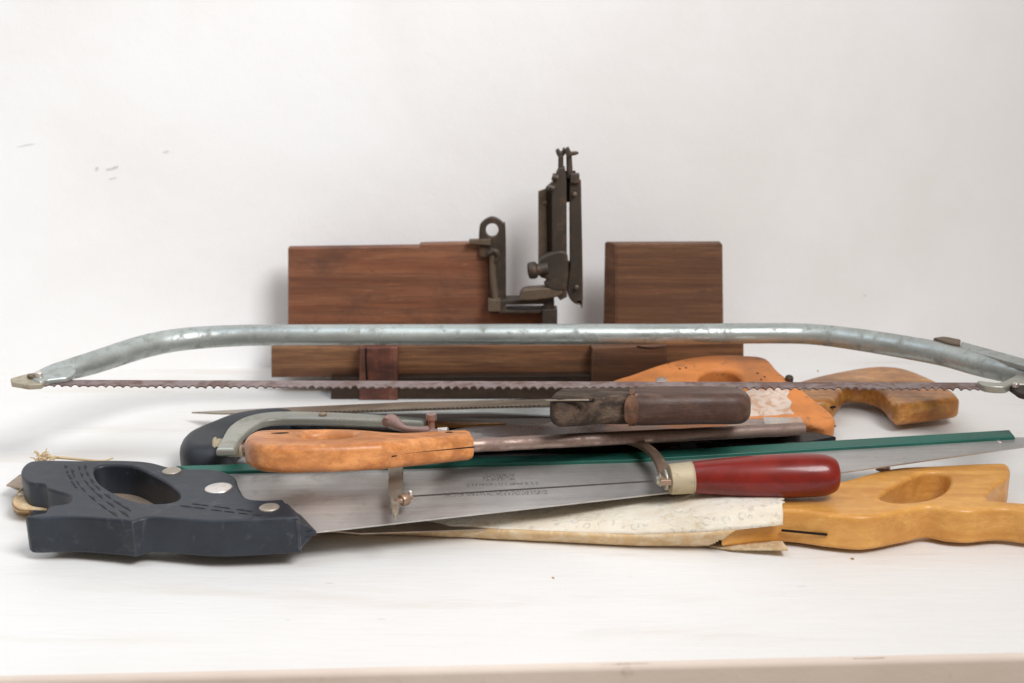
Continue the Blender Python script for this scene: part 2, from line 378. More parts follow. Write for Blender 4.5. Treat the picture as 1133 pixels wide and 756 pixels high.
# ------------------------------------------------------------------ setting: shelf and wall
T0 = flat(0)
A = T0.hit(0, 412); B = T0.hit(1000, 394); d = (B - A).normalized(); wn = Vector((d.y, -d.x, 0))   # wall foot line, wn faces the room
Wl, Wr = A - d * 1.6, B + d * 1.6
Fa = T0.hit(0, 748); Fb = T0.hit(1133, 722); e = (Fb - Fa).normalized()
Fl, Fr = Fa - e * 1.3, Fb + e * 1.3
bm = bmesh.new()
nx, ny = 60, 24
grid = [[bm.verts.new(Fl.lerp(Fr, i / nx).lerp((Wl + (Wr - Wl) * (i / nx)) - wn * .05, j / ny)) for j in range(ny + 1)] for i in range(nx + 1)]
for i in range(nx):
    for j in range(ny): bm.faces.new((grid[i][j], grid[i + 1][j], grid[i + 1][j + 1], grid[i][j + 1]))
o = finish(bm, 'shelf', M_shelf, None, weighted=False, kind='structure')
# rounded, slightly chipped nosing and the front face of the shelf
bm = bmesh.new(); prev = None; out = Vector((e.y, -e.x, 0)); NN = 400
for i in range(NN + 1):
    p = Fl.lerp(Fr, i / NN); col = []
    chip = max(0, noise.noise(Vector((p.x * 26, 2.1, 0))) - .18) * .004 + .0006 * noise.noise(Vector((p.x * 90, 0, 5)))
    for k in range(7):
        a = R(90) * k / 6
        col.append(bm.verts.new(p + out * (.0035 * math.sin(a) - chip * (k > 1)) + Vector((0, 0, -.0035 * (1 - math.cos(a)) - chip * .5 * (k > 0)))))
    col.append(bm.verts.new(p + out * .0033 + Vector((0, 0, -.5))))
    if prev:
        for k in range(7): bm.faces.new((prev[k], col[k], col[k + 1], prev[k + 1]))
    prev = col
o = finish(bm, 'shelf_front', M_sfront, None, weighted=False, kind='structure')
bm = bmesh.new()
vs4 = [bm.verts.new(p) for p in (Wl + Vector((0, 0, -.02)), Wr + Vector((0, 0, -.02)), Wr + Vector((0, 0, 2.2)), Wl + Vector((0, 0, 2.2)))]
bm.faces.new(vs4)
finish(bm, 'wall', M_wall, None, weighted=False, kind='structure')
# scuffs on the plaster: shallow chips
def wallpt(u, v):
    r = ray(u, v); return CAM + r * ((A - CAM).dot(wn) / r.dot(wn))
bm = bmesh.new(); WP = Plane(A + wn * .0004, wn)
for (u, v, w_, h_) in ((107, 187, 3, 3), (122, 187, 7, 2), (128, 185, 4, 2), (184, 168, 5, 1.6), (27, 161, 14, .7), (125, 197, 5, 1.2), (957, 327, 2, 1)):
    loop = [Vector(WP.loc(u + w_ * math.cos(a) * rng.uniform(.6, 1), v + h_ * math.sin(a) * rng.uniform(.5, 1) - w_ * .15 * math.cos(a))) for a in [2 * math.pi * k / 9 for k in range(9)]]
    solid(bm, [loop], WP, .0006)
finish(bm, 'plaster_chips', paint('grey_scuff', (.66, .65, .64), .8), None, kind='structure')

# ------------------------------------------------------------------ mitre box
YB = 1.020
mb = thing('mitre_box', (0, YB, 0), 'old brown wooden mitre box with upright iron saw guide', 'mitre box')
V = upright(YB)
slab('base_board', sharp((300, 384.5), (823, 379.5), (823, 413), (300, 418)), V, .056, M_base, mb, .0012, wob=0)
VF = upright(1.058)
slab('fence_board', sharp((318.5, 275), (463, 273), (465, 270.5), (541, 269), (541, 346), (614, 346), (614, 374), (318.5, 376)), VF, .011, M_fence, mb, .0012, label='left reddish brown fence board, longer than the right one')
# right fence board: its left end is cut at an angle (mitre slot)
bm = bmesh.new()
ft = [VF.hit(682, 270.5), VF.hit(799.5, 270), VF.hit(800.5, 372), VF.hit(682, 374)]
bk = [VF.hit(668, 270.5) + Vector((0, .012, 0)), VF.hit(799.5, 270) + Vector((0, .012, 0)), VF.hit(800.5, 372) + Vector((0, .012, 0)), VF.hit(668, 374) + Vector((0, .012, 0))]
sc_ = (1.058 + .012) / 1.058
for b_ in (bk[0], bk[3]): b_.x = VF.hit(668, 300).x * sc_
a_ = [bm.verts.new(p) for p in ft]; b_ = [bm.verts.new(p) for p in bk]
bm.faces.new(a_); bm.faces.new(b_)
for i in range(4): bm.faces.new((a_[i], a_[(i + 1) % 4], b_[(i + 1) % 4], b_[i]))
bmesh.ops.bevel(bm, geom=list(bm.edges), offset=.0009, segments=2, affect='EDGES')
finish(bm, 'fence_board', M_fence2, mb, label='right dark brown fence board with mitred end')
VC = upright(YB - .013)
slab('cleat', sharp((398, 385), (440, 384), (440, 443.5), (397, 443.5)), VC, .0128, M_cleat, mb, .0014, label='small reddish block in front of the base')
slab('cleat_crack', [(404, 386), (406, 387), (405.6, 400), (407, 420), (405, 420), (404, 402)], VC.up(.0003), .001, M_dark, mb)
slab('cleat', sharp((655, 385), (738, 381), (738, 436), (654, 438)), VC, .0128, M_fence2, mb, .0014, label='wide brown block partly hidden by the orange handle')
slab('cleat_crack', [(706, 383), (720, 385), (737, 383.6), (720, 386.2), (706, 384.5)], VC.up(.0003), .001, M_dark, mb)
slab('shade_board', sharp((366, 418.6), (812, 413.5), (812, 441), (366, 442.5)), upright(YB - .0105), .04, M_shade_board, mb, .001)  # added board, its very dark colour stands in for shade under the base
# iron: eye plate
VE = upright(1.054)
slab('eye_plate', [(530, 285, 1), (530, 257), (533, 246.5), (544.5, 240.5), (556, 246.5), (559.5, 257), (560, 345, 1), (552, 347, 1), (541, 346, 1), (541, 285, 1)], VE, .006, M_iron, mb, .0008,
     holes=[[(551.5, 255), (549.5, 260.5), (544.5, 262.5), (539.5, 260.5), (537.5, 255), (539.5, 249.5), (544.5, 247.5), (549.5, 249.5)]])
slab('eye_lug', sharp((519, 265.5), (543, 265), (543, 272), (519, 270)), upright(1.0502), .005, M_iron2, mb, .0006)
ptube('link_rod', [(546, 275, .0022), (545, 300, .0026), (548, 330, .0026)], upright(1.046), M_iron2, mb)
ptube('hook', [(541, 281, .002), (548, 278, .0024), (551, 284, .002), (548, 290, .0015)], upright(1.044), M_iron, mb)
box('clamp_nut', upright(1.046).hit(547, 337), (.010, .008, .010), M_iron2, mb)
# cross bracket
slab('bracket', sharp((552, 332.5), (600, 331), (613, 327), (614, 356), (603, 356), (601, 337), (560, 337.5), (560, 343.5), (602, 343), (602, 347), (552, 347)), upright(1.044), .016, M_iron, mb, .0008)
box('bracket_foot', upright(1.048).hit(608, 349), (.012, .014, .013), M_iron, mb)
slab('guide_arm', [(574, 333, 1), (577, 323), (584, 320), (612, 318), (622, 316, 1), (622, 326), (612, 330), (590, 333, 1)], upright(1.034), .012, M_iron2, mb, .0015)
slab('saddle', [(597, 290), (608, 281), (626, 279), (629, 300), (626, 320), (612, 322), (602, 315), (606, 310), (597, 306)], upright(1.0335), .009, M_iron, mb, .0018)
c1, c2 = upright(1.030).hit(583.5, 300), upright(1.030).hit(606, 297)
lathe('thumb_knob', c1, c2, [(0, .0015), (.06, .0058), (.3, .0068), (.45, .006), (.55, .0045), (1, .0045)], M_iron, mb)
# guide posts
VP = upright(1.036)
slab('post_plate', [(595.5, 212, 1), (604, 209, 1), (606, 300, 1), (595.5, 300, 1)], upright(1.050), .003, M_iron2, mb, .0005)
slab('post_back', sharp((604, 208), (613, 200), (614, 316), (604, 316)), upright(1.054), .006, M_iron, mb, .0006)
slab('guide_post', [(611, 203, 1), (615, 193), (619, 186), (625, 185, 1), (627, 200, 1), (627.5, 329, 1), (620, 333, 1), (611, 322, 1)], VP, .008, M_iron, mb, .0012, label='left upright guide post')
slab('guide_post', [(630, 203, 1), (643, 200, 1), (645, 330), (641, 337), (633, 334), (627.5, 322), (630.5, 295, 1)], upright(1.040), .008, M_iron, mb, .0012, label='right upright guide post')
slab('post_bridge', sharp((625, 190), (637, 190), (638, 207), (634, 224), (627, 224), (625, 207)), upright(1.046), .006, M_dark, mb, .0005)
slab('post_bridge', sharp((626, 290), (633, 290), (634, 320), (627, 320)), upright(1.046), .006, M_iron, mb, .0005)
ptube('screw_rod', [(620.5, 195, .0022), (620.5, 172, .002)], upright(1.040), M_iron, mb)
ptube('screw_rod', [(630.5, 197, .0026), (629.5, 172, .0022)], upright(1.043), M_iron, mb)
slab('wing_screw', [(615, 167), (618, 165), (621, 168), (624, 163.5), (626, 168), (624, 173), (619, 174.5), (616, 171.5)], upright(1.042), .005, M_iron, mb, .0012)
slab('wing_screw', [(625, 166), (629, 163), (632, 168), (638, 168), (640.5, 170), (637, 172), (632, 173), (628, 175.5), (626, 171)], upright(1.038), .005, M_iron, mb, .0012)
ptube('stop_screw', [(611, 195.5, .0028), (617, 197, .0028)], upright(1.036), M_iron, mb)
ptube('stop_screw', [(607, 207, .0030), (613, 209, .003)], upright(1.036), M_iron, mb)
box('post_collar', upright(1.040).hit(636, 197), (.007, .008, .007), M_iron, mb)
for (u, v) in ((636, 215), (619, 300), (638, 318), (603, 225)):
    rivet('rivet', u, v, upright(1.036 if u != 603 else 1.050), .0018, M_iron2, mb)

# ------------------------------------------------------------------ brown curved-handle saw (right, behind)
PH8 = flat(.0225, .95)
s8 = thing('handsaw', (.2, .95, 0), 'saw with open curved honey brown wooden handle', 'saw')
slab('handle', [(872, 427), (898, 417), (935, 409), (970, 404.5), (1000, 407), (1028, 417), (1052, 430), (1060, 437), (1056, 441), (1003, 447.5), (993, 448), (986, 444), (975, 432), (955, 425), (938, 425), (930, 433), (920, 443), (885, 442)],
     PH8, .0165, M_brownh, s8, .0045, n=7)
slab('blade', sharp((300, 462), (385, 452), (440, 446), (700, 438), (880, 436), (905, 452), (925, 471), (905, 474), (760, 478), (520, 480), (300, 470)), flat(.0085, .95), .001, M_darkblade, s8)  # blade broadened and kept dark to stand in for shade between the saws
rivet('rivet', 893, 431, PH8, .003, M_rivetd, s8)
slab('kerf', sharp((909, 451), (925, 449.5), (925, 451.5), (909, 453)), upright(PH8.hit(915, 443).y - .0004), .001, M_dark, s8)

# ------------------------------------------------------------------ orange painted saw
PH7 = flat(.028, .92, c=.2)
s7 = thing('handsaw', (.12, .92, 0), 'saw with chipped orange painted handle and bare pale patch, behind the pile', 'saw')
slab('handle', [(672, 424), (700, 413), (730, 402.5), (762, 395), (800, 391.5), (838, 393, 1), (850, 397), (862, 410), (880, 424), (900, 440), (920, 456), (924, 466), (912, 473), (892, 468), (872, 466, 1), (700, 466, 1), (676, 446)],
     PH7, .019, M_orangep, s7, .0035, n=6,
     holes=[[(773, 424), (776, 414), (788, 409), (804, 409), (816, 414), (820, 424), (808, 432), (786, 432)]])
slab('bare_patch', [(826, 433), (836, 429), (843, 431), (852, 427), (862, 429), (870, 428), (873, 434), (871, 439), (876, 445), (874, 451), (879, 458, 1), (800, 462, 1), (812, 440)], PH7.up(.0005), .001, M_primer, s7, .0003, label='pale bare wood patch')
slab('blade', sharp((395, 457), (540, 452.2), (700, 449.5), (712, 463), (617, 459.8), (540, 456), (470, 456.5)), flat(.016, .95), .001, M_greyblade, s7)
for (u, v) in ((752, 408), (759, 407), (838, 413), (846, 417), (842, 420)):
    w_ = rng.uniform(1.2, 2.2); slab('nick', [(u - w_, v), (u - .3 * w_, v - .8), (u + w_, v - .2), (u + .5 * w_, v + .7), (u - .2 * w_, v + .4)], PH7.up(.0002), .001, M_brownnick, s7, n=2)
rivet('rivet', 732, 421, PH7, .0045, M_rivet, s7)
rivet('rivet', 873, 421, PH7, .003, M_iron, s7, .004)

# ------------------------------------------------------------------ hacksaw with olive grey frame
hk = thing('hacksaw', (-.2, .92, 0), 'hacksaw with black moulded grip and bent olive grey frame', 'hacksaw')
PK = flat(.026, .92)
slab('grip', [(198, 484), (206, 474), (228, 464), (258, 453.5), (300, 448), (328, 451), (322, 462), (286, 464), (266, 474), (256, 488), (240, 496), (215, 497), (201, 493)], PK, .025, M_hblack, hk, .0095, n=6)
ptube('grip_loop', [(266, 482, .007), (280, 473, .008), (305, 469, .008), (330, 471, .0075), (350, 476, .007)], flat(.018, .92), M_gloss, hk)
PR = flat(.034, .92)
def ribbon(px, pl, w):
    q = smooth_loop([pl.loc(*p[:2]) for p in px], 6, closed=False); l, r = [], []
    k = (len(w) - 1) / (len(q) - 1)
    for i, p in enumerate(q):
        t = (q[min(i + 1, len(q) - 1)] - q[max(i - 1, 0)]).normalized(); n = Vector((-t.y, t.x))
        j = min(int(i * k), len(w) - 2); ww = w[j] + (w[j + 1] - w[j]) * (i * k - j)
        l.append(p + n * ww / 2); r.append(p - n * ww / 2)
    return l + r[::-1]
bm = bmesh.new(); solid(bm, [ribbon([(249, 496), (257, 482), (268, 470), (284, 462), (310, 458.5), (360, 459), (420, 461.5), (470, 464)], PR, [.0115, .0115, .015, .016, .0155, .015, .014, .012, .009])], PR, .006, .0022)
finish(bm, 'frame', M_frame, hk)
rivet('rivet', 357, 459.5, PR, .0028, M_rustiron, hk, .002)
c1, c2 = flat(.022, .92).hit(236, 496), flat(.022, .92).hit(268, 495)
lathe('collar', c1, c2, [(0, .0065), (.05, .0072), (.12, .0072), (.14, .0062), (.9, .0062), (.92, .0068), (1, .0066)], M_ferrule, hk)
lathe('blade_pin', c2, c2 + Vector((.012, 0, 0)), [(0, .0035), (.5, .003), (.6, .0045), (1, .0045)], M_copper, hk)
slab('blade', sharp((268, 493), (860, 482), (860, 487), (268, 499)), flat(.016, .9), .0008, M_darkblade, hk)
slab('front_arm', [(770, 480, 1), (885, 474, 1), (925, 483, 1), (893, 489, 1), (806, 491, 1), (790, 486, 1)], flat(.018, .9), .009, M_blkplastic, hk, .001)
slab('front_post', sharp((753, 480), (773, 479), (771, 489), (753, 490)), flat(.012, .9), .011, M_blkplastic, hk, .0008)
slab('shade_filler_strip', sharp((470, 497), (600, 489), (735, 486), (744, 495), (700, 499), (600, 506), (470, 514)), flat(.012, .9), .006, M_blkplastic, hk, .0008)  # added black strip standing in for shade below the tenon spine
slab('bar_extension', sharp((440, 462), (560, 463), (700, 462), (700, 474), (560, 474), (440, 470)), flat(.020, .9), .004, M_darkblade, hk, .0005)
slab('brass_strip', sharp((468, 466), (505, 466.5), (560, 468.5), (505, 470.5), (468, 469.5)), flat(.0245, .9), .002, M_brownh, hk, .0004)
# wing bolt
ptube('wing_bolt', [(427, 468, .0032), (432, 466, .0046), (438, 469, .004), (447, 474, .0022), (462, 476, .0022), (476, 477, .0034)], flat(.052, .83), M_copper, hk)
g = flat(.052, .83).hit(477.5, 477); lathe('bolt_stem', g - Vector((0, 0, .006)), g + Vector((0, 0, .011)), [(0, .0045), (.35, .0042), (.45, .0022), (.75, .0022), (.8, .0034), (1, .0032)], M_copper, hk)
g = flat(.050, .83).hit(485, 478); lathe('bolt_nut', g, g + Vector((.006, -.001, .001)), [(0, .0026), (1, .0024)], M_rivet, hk)

# ------------------------------------------------------------------ tenon saw with orange beech handle
PT = flat(.058, .757, c=-.2)
tn = thing('tenon_saw', (-.05, .757, 0), 'tenon saw with rounded orange beech handle and rusty steel spine', 'saw')
slab('handle', [(271, 485), (275, 479), (288, 475.5), (330, 474.5), (390, 474.5), (440, 478), (480, 476.5), (521, 474.5, 1), (524, 480, 1), (425, 489.5, 1), (380, 491.5), (320, 493), (285, 491)],
     PT, .0163, M_orange, tn, .0045, n=8, holes=[[(334, 480), (342, 477.2), (365, 476.4), (388, 477.6), (394, 480), (382, 484), (352, 485), (337, 483)]])
PTm = flat(.058 - .0082, .757, c=-.2)
slab('blade', sharp((470, 488), (880, 474), (889, 457), (880, 453), (520, 472), (480, 480)), PTm.up(.0007), .0009, M_rblade, tn)
def spine():
    bm = bmesh.new(); a, b = PTm.hit(521, 493.5), PTm.hit(889, 475); dr = (b - a).normalized(); side = PTm.n.cross(dr)
    pts = [(-.0025, -.003), (-.0035, 0), (-.0025, .003), (0, .0042), (.008, .0034), (.0125, .0012), (.0125, -.001), (.008, -.003), (0, -.004)]
    rings = []
    for i in range(25):
        p = a.lerp(b, i / 24) + Vector((0, 0, .0004 * noise.noise(Vector((i * .7, 0, 0)))))
        rings.append([bm.verts.new(p + side * x + PTm.n * z) for x, z in pts])
    for r1, r2 in zip(rings, rings[1:]):
        for k in range(9): bm.faces.new((r1[k], r1[(k + 1) % 9], r2[(k + 1) % 9], r2[k]))
    bm.faces.new(rings[0]); bm.faces.new(rings[-1]); finish(bm, 'spine', M_spine, tn, 60)
spine()
slab('reflection_plate', sharp((846, 470), (843, 457), (882, 453), (889, 468)), PTm.up(.0014), .0007, M_reflsteel, tn, .0002, label='bright plate over the blade end, toned like a reflection')  # brighter steel laid on to imitate a reflection at the blade end
# sawn kerf that the blade sits in, on the edge of the handle
k1, k2 = PT.hit(448, 496), PT.hit(523, 489)
def kerf_on_side(name, pa, pb, parent, w=.0012, drop=.0085, push=.0005, mat=M_dark):
    dr = (pb - pa); L = dr.length; dr.normalize(); n = Vector((0, 0, 1)); s = dr.cross(n).normalized()
    bm = bmesh.new(); c = (pa + pb) / 2 + Vector((0, 0, -drop)) + s * push
    rot = Matrix((dr, s, n)).transposed().to_4x4(); add_box(bm, c, (L, .001, w), rot, 0); return finish(bm, name, mat, parent)
kerf_on_side('kerf', PT.hit(446, 487.5), PT.hit(523.5, 480.1), tn, .0016, .0084, .0007)
kerf_on_side('kerf', PT.hit(432, 489), PT.hit(441, 488), tn, .0008, .0086, .0006)
slab('nick', [(300, 479.3), (312, 478.3), (320, 478.6), (311, 479.8)], PT.up(.0002), .001, M_dark, tn)
rivet('rivet', 497, 478.5, PT, .0028, M_dark, tn, .0004)

# ------------------------------------------------------------------ old keyhole saw on the pile
ky = thing('keyhole_saw', (.09, .85, 0), 'old saw with weathered dark wooden handle and long narrow tan blade', 'saw')
PY = flat(.060, .853, c=-.21, b=.0)
slab('handle', [(609, 439), (613, 431), (628, 427), (660, 426.5), (700, 427.5), (712, 429, 1), (712, 436, 1), (700, 437), (660, 438), (625, 440.5)], PY, .0185, M_oldh, ky, .0055, n=7, wob=.0008)
slab('grip', [(692, 432, 1), (694, 428, 1), (720, 426.5), (800, 426.5), (818, 427.5), (828, 430), (830, 434), (815, 435.5), (780, 435.5), (720, 436.5), (700, 436.5, 1)], PY.up(.0008), .0198, M_oldf, ky, .0068, n=7, label='dark flat-faced rounded end of the handle')
slab('grip_edge', [(691, 429.5, 1), (709, 429, 1), (707, 436.62, 1), (691, 436.75, 1)], PY.up(.00085), .0199, M_oldo, ky, .0066, label='worn orange strip on the grip')
PYb = flat(.051, .853, c=-.21, b=.075, x0=.05)
slab('blade', sharp((212, 456.0), (245, 454.2), (300, 451.6), (450, 444.9), (640, 441.0), (652, 443.5), (640, 445.0), (609, 447.4), (450, 452.6), (300, 456.6), (245, 457.4)), PYb, .001, M_tanblade, ky)
bm = bmesh.new()
for i in range(60):                                                  # fine saw teeth along the near edge
    u0 = 300 + i * 5; v0 = 456.6 - (u0 - 300) * .0292
    a, b_, c_ = PYb.hit(u0, v0), PYb.hit(u0 + 5, v0 - .146), PYb.hit(u0 + 4, v0 + .7)
    vsx = [bm.verts.new(p) for p in (a, b_, c_)] + [bm.verts.new(p - PYb.n * .001) for p in (a, b_, c_)]
    bm.faces.new(vsx[:3]); bm.faces.new(vsx[3:]); 
    for k in range(3): bm.faces.new((vsx[k], vsx[(k + 1) % 3], vsx[(k + 1) % 3 + 3], vsx[k + 3]))
finish(bm, 'teeth', M_tanblade, ky, kind='stuff')
UY = upright(PY.hit(640, 440.5).y - .0006)
slab('blade_back', sharp((604, 443.5), (652, 443.0), (652, 443.6), (604, 444.1)), UY, .0026, M_tanblade, ky)
slab('kerf', sharp((610, 444.4), (655, 443.8), (656, 442), (658, 442), (657, 445.5), (640, 445.3), (612, 446.8)), UY.up(-.0002), .002, M_dark, ky)

# ------------------------------------------------------------------ sheathed handsaw with yellow beech handle
sh = thing('handsaw', (.25, .75, 0), 'large handsaw with yellow beech handle, its blade inside a card sheath', 'saw')
PB = flat(.0240, .78)
slab('handle', [(800, 562, 1), (866, 548), (930, 532), (985, 518), (1040, 514.5), (1090, 512), (1113, 512.5), (1118, 520), (1114, 529), (1106, 534), (1098, 540), (1092, 549), (1096, 553, 1), (1120, 555), (1150, 557), (1162, 561), (1150, 566), (1110, 562), (1075, 564.5), (1050, 563), (1027, 559.5), (1003, 564), (960, 571.5), (920, 569), (866, 563), (800, 568, 1)],
     PB, .0215, M_beech, sh, .0030, n=7,
     holes=[[(974, 550), (982, 541), (1000, 531), (1020, 523), (1035, 521.5), (1048, 525), (1051, 533), (1045, 543), (1030, 551), (1008, 555), (986, 555)]])
slab('blade', sharp((870, 535), (866, 575), (400, 590), (60, 562), (8, 536), (30, 525), (400, 540)), flat(.0085, .78), .0009, M_rustiron, sh)
kerf_on_side('kerf', PB.hit(866, 564), PB.hit(917, 568.7), sh, .0012, .0125, .0007)
rivet('rivet', 977, 516.5, PB, .0045, M_rivet, sh, .0016)
# card sheath: wrapped sheet, folded along the near edge
sv = thing('saw_sheath', (.0, .76, 0), 'worn pale card sheath around the blade of the yellow handled saw', 'sheath')
def interp(tab, u):
    for (a, *va), (b, *vb) in zip(tab, tab[1:]):
        if u <= b:
            t = (u - a) / (b - a); return [x + (y - x) * t for x, y in zip(va, vb)]
    return tab[-1][1:]
def sheath():
    # u, near bottom v (z=0), near top v, top z, far v, far z
    tab0 = [(20, 567, 560, .005, 545, .006), (60, 570, 563, .006, 542, .006), (200, 582, 575, .007, 545, .007), (400, 589.5, 582, .007, 545, .008), (520, 594, 584, .008, 548, .009), (600, 598, 587.5, .010, 549, .010), (700, 603, 591, .014, 547, .014), (780, 604, 589.5, .022, 545, .0215), (806, 606, 587, .0245, 545, .0262), (866, 610, 580.5, .0266, 548, .0266)]
    tab = [(20, 567, 560, .005, 545, .006, 553, .0065), (60, 570, 563, .006, 542, .006, 553, .0065), (200, 582, 575, .007, 545, .007, 560, .0075), (400, 589.5, 582, .007, 545, .008, 570, .008), (520, 594, 584, .008, 548, .009, 574, .0095), (600, 598, 588, .009, 549, .010, 577, .012), (700, 603, 592, .010, 547, .017, 577, .017), (780, 604, 589.5, .0140, 545, .0245, 571, .0235), (806, 606, 587, .0155, 545, .0265, 565, .0262), (866, 606, 580.5, .0172, 548, .0268, 558, .0272)]
    us = list(range(20, 752, 9)) + list(range(752, 866, 3)) + [866]; NF = 14; NT_ = 10
    top = bmesh.new(); fold = bmesh.new(); low = bmesh.new(); pt = pf = pb_ = None
    for i, u in enumerate(us):
        nb, nt, zt, fv, fz, mv, mz = interp(tab, u)
        wv = .5 * noise.noise(Vector((u * .03, 0, 0))) + .35 * noise.noise(Vector((u * .15, 3, 0)))
        b0 = flat(0.0004).hit(u, nb + wv * .6); t0 = flat(zt).hit(u, nt + wv); f0 = flat(fz).hit(u + (6 if u > 860 else 0) * 0, fv)
        rowt = []
        for j in range(NT_ + 1):
            m0 = flat(mz).hit(u, mv); s_ = j / NT_; p = t0.lerp(m0, s_ / .4) if s_ < .4 else m0.lerp(f0, (s_ - .4) / .6); p.z += .0011 * noise.noise(Vector((p.x * 40, p.y * 40, 0))) - (.0025 * math.sin(math.pi * j / NT_) if u > 700 else 0) * 0
            jag = .003 * noise.noise(Vector((j * .9, 7, 0))) if u == 866 else 0
            rowt.append(top.verts.new(p + Vector((jag, 0, 0))))
        if pt:
            for j in range(NT_): top.faces.new((pt[j], rowt[j], rowt[j + 1], pt[j + 1]))
        pt = rowt
        if u < 826:
            row = []
            for j in range(NF + 1):
                a = math.pi * j / NF; p = b0.lerp(t0, (1 - math.cos(a)) / 2) + Vector((0, -.0028 * math.sin(a), 0)); row.append(fold.verts.new(p))
            if pf:
                for j in range(int(NF * max(0, min(1, (u - 768) / 50))), NF): fold.faces.new((pf[j], row[j], row[j + 1], pf[j + 1]))
            pf = row
        bk = b0 + Vector((0, .05, 0)); row = []
        k = max(0, (u - 780) / 86)
        for j in range(6):
            p = b0.lerp(bk, j / 5)
            if u > 780:   # torn lower lip bends outwards and curls up
                p = b0.lerp(bk, j / 5) + Vector((0, -.014 * k ** .7 * (1 - j / 5), .0045 * k * (1 - j / 5) ** 2 + .0003))
            row.append(low.verts.new(p))
        if pb_:
            for j in range(5): low.faces.new((pb_[j], row[j], row[j + 1], pb_[j + 1]))
        pb_ = row
    for bm_, nm, mt, th in ((top, 'upper_sheet', M_sheath, .0009), (fold, 'fold', M_fold, .0009), (low, 'lower_sheet', M_fold, .0012)):
        o = finish(bm_, nm, mt, sv, weighted=False); m = o.modifiers.new('s', 'SOLIDIFY'); m.thickness = th; m.offset = 0
sheath()
# layered card at the far left end
for k in range(5):
    pl = flat(.0015 + .0024 * k)
    w_ = [0, 1.5, -1, 2, .5][k]
    slab('card_layer', [(14 + w_, 560 - k * 1.2), (20 + w_, 552 - k), (60, 547 - k, 1), (70, 567 - k, 1), (40, 568 - k * 1.3), (20 + w_, 567 - k * 1.4)], pl, .0012, M_card if k % 2 else M_fold, sv, .0003)
slab('rusty_tip', [(7, 536.5, 1), (22, 525, 1), (50, 522, 1), (50, 541, 1), (24, 540, 1)], flat(.010), .001, M_rustiron, sv)
bm = bmesh.new()
for k in range(26):
    u, v = rng.uniform(42, 58), rng.uniform(505, 514); a = flat(.020).hit(u, v)
    dv = Vector((rng.uniform(-.007, .006), rng.uniform(-.004, .004), rng.uniform(.0, .005)))
    add_tube(bm, [a, a + dv * .5 + Vector((0, 0, .0015)), a + dv], [.0005, .0005, .0003], 5)
finish(bm, 'twine_fray', M_straw, sv, kind='stuff')
ptube('twine', [(42, 512, .001), (50, 507, .0011), (60, 506, .001), (110, 510, .0007), (125, 507, .0005)], flat(.020), M_straw, sv)
ptube('twine', [(19, 546, .0006), (24, 541, .0006), (26, 538, .0006)], flat(.014), M_straw, sv)

# ------------------------------------------------------------------ big black-handled handsaw
PKt = flat(.031, .78, b=.027, x0=-.117)
bk_ = thing('handsaw', (-.2, .78, 0), 'handsaw with black carved handle and green tooth guard along its blade', 'saw')
slab('handle', [(23, 522), (30, 512), (48, 509), (90, 509.5), (130, 509), (165, 511), (195, 518), (235, 519), (258, 526), (264, 538), (272, 550), (290, 553), (313, 552, 1), (331, 572, 1), (300, 574), (240, 576.5), (195, 574), (165, 572.5), (146, 577, 1), (128, 575), (80, 572), (36, 573), (28, 571, 1), (50, 567, 1), (56, 560), (76, 556), (76, 548), (54, 541), (48, 536), (30, 533)],
     PKt, .022, M_blackh, bk_, .0018, n=7, holes=[[(104, 520), (112, 515.5), (130, 514.5), (150, 517), (170, 526), (190, 538), (199, 548), (192, 555), (170, 557), (145, 553), (122, 543), (108, 532)]])
PBl = PKt.up(-.011)
slab('handle_nose', sharp((300, 560), (318, 557), (350, 588.5), (330, 590), (300, 590)), PBl.up(.0012), .0024, M_blackh, bk_, .0003)
bm = bmesh.new(); na = [PKt.hit(314, 553), PKt.hit(331.5, 572.5)]; nb_ = [PBl.hit(333, 570), PBl.hit(350.5, 588.5)]; nc = [p - PKt.n * .022 for p in na]
q6 = [[bm.verts.new(p + Vector((-.002 if k != 1 else 0, 0, 0)) - PKt.n * ((.0019, 0, -.0019)[k])) for p in row] for k, row in enumerate((na, nb_, nc))]
bm.faces.new((q6[0][0], q6[0][1], q6[1][1], q6[1][0])); bm.faces.new((q6[1][0], q6[1][1], q6[2][1], q6[2][0])); bm.faces.new((q6[0][0], q6[1][0], q6[2][0])); bm.faces.new((q6[0][1], q6[1][1], q6[2][1])); bm.faces.new((q6[0][0], q6[0][1], q6[2][1], q6[2][0]))
finish(bm, 'handle_bevel', M_blackh, bk_)
ETCH = [(-.02, 0, 0), 0]
c_e = PBl.hit(548, 540) - Vector(bk_.location); ETCH = [(-c_e.x, -c_e.y, 0), 0.0]
M_etch = etched_steel()
slab('blade', sharp((250, 524), (700, 506), (1122, 484), (1133.5, 484), (1134, 494), (900, 527), (350, 588.5), (250, 588)), PBl, .0009, M_etch, bk_)
slab('tooth_guard', sharp((195, 515.5), (700, 500.5), (1117, 475.5), (1123, 483), (700, 508.5), (215, 522)), PBl.up(.0022), .0048, M_green, bk_, .0008)
kerf_on_side('kerf', PKt.hit(314, 553), PKt.hit(330, 571), bk_, .0016, .0108, .0003)
for (u, v, r, m) in ((242, 540.5, .0082, M_rivet), (298, 562, .0058, M_rivetd), (190, 521.5, .0058, M_rivetd)):
    rivet('rivet', u, v, PKt, r, m, bk_, .0013)
rivet('blade_hole', 1106, 488.5, PBl, .0022, M_rivet, bk_, .0006)
